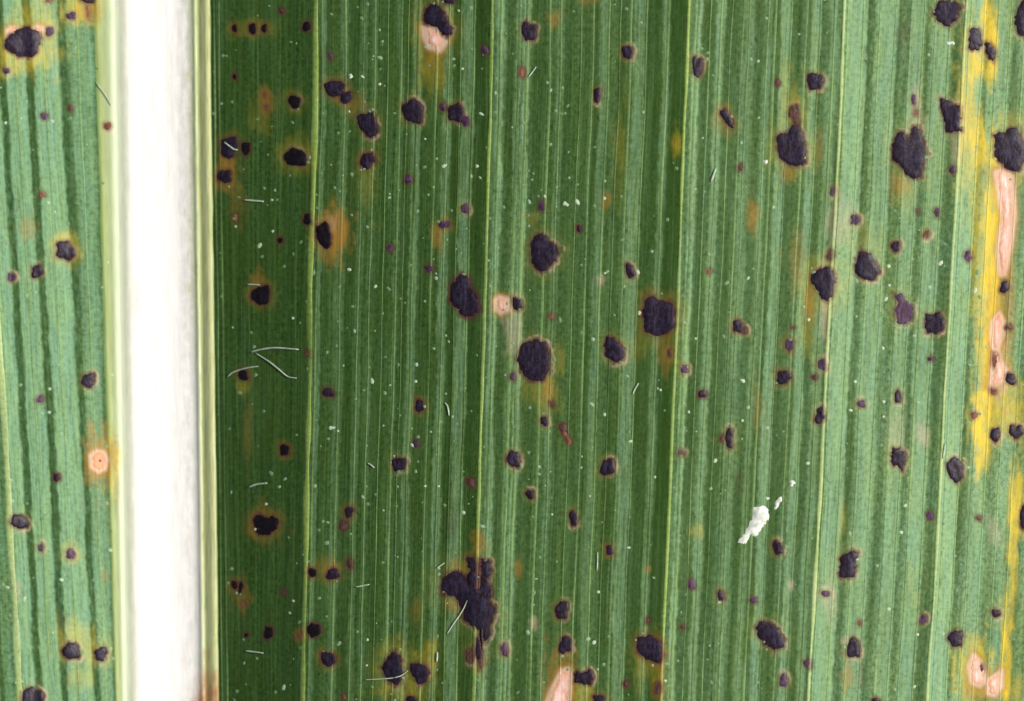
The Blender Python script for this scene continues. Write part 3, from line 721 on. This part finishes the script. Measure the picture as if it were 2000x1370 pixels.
# ------------------------------------------------------------------ things lying on the leaf
def fibre(pts, r, label, group=None, arch=.4, flat=.4):
    # smooth path resting on the leaf
    pts = np.array(pts, float)
    t = np.linspace(0, len(pts) - 1, 6 * (len(pts) - 1) + 1)
    px = np.interp(t, np.arange(len(pts)), pts[:, 0]); py = np.interp(t, np.arange(len(pts)), pts[:, 1])
    for _ in range(4):
        px[1:-1] = .25 * px[:-2] + .5 * px[1:-1] + .25 * px[2:]
        py[1:-1] = .25 * py[:-2] + .5 * py[1:-1] + .25 * py[2:]
    s = np.linspace(0, 1, len(t))
    lift = r * .8 + arch * np.sin(math.pi * s) + .9
    W = world_from_px(px, py, lift)
    rr = r * S * (.45 + .55 * np.sin(math.pi * np.clip(s * .9 + .05, 0, 1)) ** .6)
    verts, faces, K = [], [], 6
    for i in range(len(W)):
        d = W[min(i + 1, len(W) - 1)] - W[max(i - 1, 0)]; d /= np.linalg.norm(d)
        a = np.cross(d, (0, 0, 1.)); a /= np.linalg.norm(a); b = np.cross(a, d)
        for k in range(K):
            an = 2 * math.pi * k / K
            verts.append(W[i] + rr[i] * (math.cos(an) * a + flat * math.sin(an) * b))
    for i in range(len(W) - 1):
        for k in range(K):
            faces.append((i * K + k, i * K + (k + 1) % K, (i + 1) * K + (k + 1) % K, (i + 1) * K + k))
    faces.append(tuple(range(K))[::-1]); faces.append(tuple((len(W) - 1) * K + k for k in range(K)))
    c = W.mean(0)
    me = bpy.data.meshes.new('fibre')
    me.from_pydata([tuple(v - c) for v in verts], [], faces)
    me.polygons.foreach_set('use_smooth', np.ones(len(faces), bool))
    me.materials.append(M_FIBRE)
    o = bpy.data.objects.new('fibre', me); COL.objects.link(o); o.location = c
    o['label'] = label; o['category'] = 'fibre'; o['group'] = 'pale fibres lying on the leaf'
FIBRES = [
 ([(187,160),(198,176),(207,188),(217,206)],1.6,'thin pale green fibre slanting across the edge of the white midrib'),
 ([(438,278),(450,287),(456,292),(464,293)],1.9,'bright short fibre lying across the black spot beside the midrib'),
 ([(476,391),(494,392),(515,394)],2.4,'stubby straight white fibre with a white speck just off its end'),
 ([(483,556),(494,556),(507,557)],1.9,'short pale fibre touching the upper edge of an orange-haloed black spot'),
 ([(490,688),(508,683),(535,679),(583,683)],2.2,'long white fibre forming the upper arm of a V shape'),
 ([(499,690),(525,706),(545,722),(562,737),(579,739)],1.7,'long faint fibre forming the lower arm of a V shape'),
 ([(445,736),(453,728),(470,722),(487,718),(504,716)],1.8,'curved pale fibre arching over a small dark spot near the midrib'),
 ([(486,952),(500,946),(522,944)],2.3,'short bent white fibre above a heart-shaped black spot'),
 ([(480,1272),(492,1273),(514,1276)],2.1,'short white fibre below a tall narrow dark spot near the midrib'),
 ([(694,1147),(706,1145),(721,1142)],2.0,'short whitish fibre to the side of a pair of yellow-haloed spots'),
 ([(873,1239),(884,1221),(897,1203),(905,1190),(913,1173)],1.7,'slanting white fibre leaning on the largest black tar spot'),
 ([(712,1328),(740,1327),(766,1325),(783,1321),(797,1310)],1.5,'curved thin fibre joining two neighbouring black spots'),
 ([(1167,1079),(1167,1097),(1166,1116)],1.6,'thin upright white fibre parallel to the leaf veins'),
 ([(1389,355),(1393,344),(1398,330)],2.8,'thick short white fibre standing alone on clean green blade'),
 ([(1032,151),(1039,142),(1047,131)],1.9,'pale fibre beside a small rusty spot and a lateral vein'),
 ([(853,1110),(860,1105),(868,1100)],2.2,'tiny whitish fibre at the upper edge of the largest tar spot'),
 ([(718,905),(724,908),(731,914)],1.8,'tiny pale fibre slanting just beside a round tan-ringed black spot'),
 ([(1236,770),(1240,760),(1247,749)],2.0,'short pale fibre slanting between two fine veins on dark blade'),
 ([(869,787),(874,793),(876,803),(877,812)],2.0,'small hooked pale fibre on a pale strip of blade'),
 ([(854,1274),(854,1283),(853,1293)],2.2,'stubby white fibre at the edge of a yellow patch beside paired spots'),
 ([(1846,868),(1844,882),(1842,896)],2.2,'upright whitish fibre on a lateral vein above a bluish black spot'),
]
for pts, r, lb in FIBRES: fibre(pts, r * .76, lb)

def flake(P, label, seed, h=2.2, tilt=(0.03, 0.0)):
    o = blob('white_flake', roughen(P, 2.0, 4.0, seed), M_FLAKE, None, h * .7, seed, 1.2, 2.5, 3.0, tilt=tilt, base=.6)
    o['label'] = label; o['category'] = 'flake'; o['group'] = 'white flakes stuck on the leaf'
flake(loc(1200,880,B,[(755,305),(830,305),(850,360),(800,430),(785,475),(740,465),(730,520),(645,515),(690,465),(735,410)]), 'large ragged white flake stuck on the green blade', 31, 3.0)
flake([(1541,940),(1547,934),(1553,944),(1548,952),(1542,950)], 'small white flake farthest from the large ragged flake', 32)
flake([(1518,974),(1526,966),(1528,976),(1520,990),(1513,998),(1512,988)], 'narrow pale flake between the large ragged flake and a small one', 33)
flake([(1494,968),(1500,970),(1503,978),(1497,980)], 'tiny pale flake just off the top of the large ragged flake', 34)
flake([(1849,80),(1862,79),(1866,87),(1852,90)], 'cream flake between two big black spots near the yellow tissue', 35)
flake([(1489,312),(1500,310),(1503,318),(1494,320)], 'small white flake beside a pear-shaped black spot', 36)
flake([(675,145),(686,144),(690,151),(684,156)], 'small grey-white flake beside a double-lobed black spot', 37)
flake([(495,1032),(507,1029),(511,1034),(498,1038)], 'bright white flake on the heart-shaped black spot', 38, 1.6)
flake([(1060,380),(1068,379),(1069,389),(1062,391)], 'cream flake on top of a small upright purple spot', 39, 1.6)

# dust too fine to count, also standing in for glints on hairs
KNOWN = [(531,391),(460,443),(507,480),(533,452),(572,622),(520,985),(813,712),(727,744),(812,745),(573,1174),(554,1343),(805,870),(646,836),(650,836),(660,842),(682,527),
         (733,560),(940,223),(903,135),(1107,400),(1128,395),(1103,398),(1181,388),(1182,534),(1246,532),(1249,612),(1181,810),(1232,862),(1290,762),(1359,662),(1345,805),
         (1397,900),(1451,744),(1450,822),(1579,625),(1578,905),(1461,544),(1279,932),(1228,1070),(1169,1157),(1160,1255),(1078,1005),(857,950),(830,950),(716,1300),(718,1250),
         (1726,785),(1726,814),(1736,520),(1730,585),(1725,680),(1670,746),(1662,802),(1768,988),(1760,1040),(1786,1342),(1736,1190),(1792,1240),(1737,558),(1837,515),(1905,568),
         (97,760),(96,806),(218,733),(210,513),(11,240),(120,1133),(216,1075),(708,150),(742,165),(682,218),(830,272),(868,325),(905,1002),(932,325),(1300,1330),(1340,1390)]
r = random.Random(99)
SPECK = [(x, y, r.uniform(2.6, 4.2), r.uniform(.75, 1.0)) for x, y in KNOWN]
for _ in range(950):
    u = r.uniform(425, 2060) if r.random() < .88 else r.uniform(-20, 215)
    if u > 1100 and r.random() < .35: continue
    v = r.uniform(-20, 1390)
    SPECK.append((float(to_px(np.array(u), v)), v, r.uniform(1.6, 4.0), r.random() ** 2.6 * .5))
verts, faces, tint = [], [], []
for x, y, q, tn in SPECK:
    k0 = len(verts); K = 6
    st = r.choice([1, 1, 1.2, 1.6]); an0 = r.uniform(0, 3.14)
    ring = []
    for k in range(K):
        a = 2 * math.pi * k / K; rr = q * r.uniform(.7, 1.15)
        dx, dy = rr * math.cos(a) * st, rr * math.sin(a)
        ring.append((x + dx * math.cos(an0) - dy * math.sin(an0), y + dx * math.sin(an0) + dy * math.cos(an0)))
    ring = np.array(ring)
    W = world_from_px(ring[:, 0], ring[:, 1], .1)
    top = world_from_px(np.array([x]), np.array([y]), .8 + q * .2)
    verts += W.tolist() + top.tolist(); tint += [tn] * (K + 1)
    for k in range(K): faces.append((k0 + (k + 1) % K, k0 + k, k0 + K))
me = bpy.data.meshes.new('dust')
me.from_pydata(verts, [], faces)
me.polygons.foreach_set('use_smooth', np.ones(len(faces), bool))
add_attr(me, 'tint', np.array(tint))
me.materials.append(M_DUST)
o = bpy.data.objects.new('dust', me); COL.objects.link(o)
o['kind'] = 'stuff'; o['label'] = 'fine pale dust specks and hair glints scattered over the leaf'; o['category'] = 'dust'
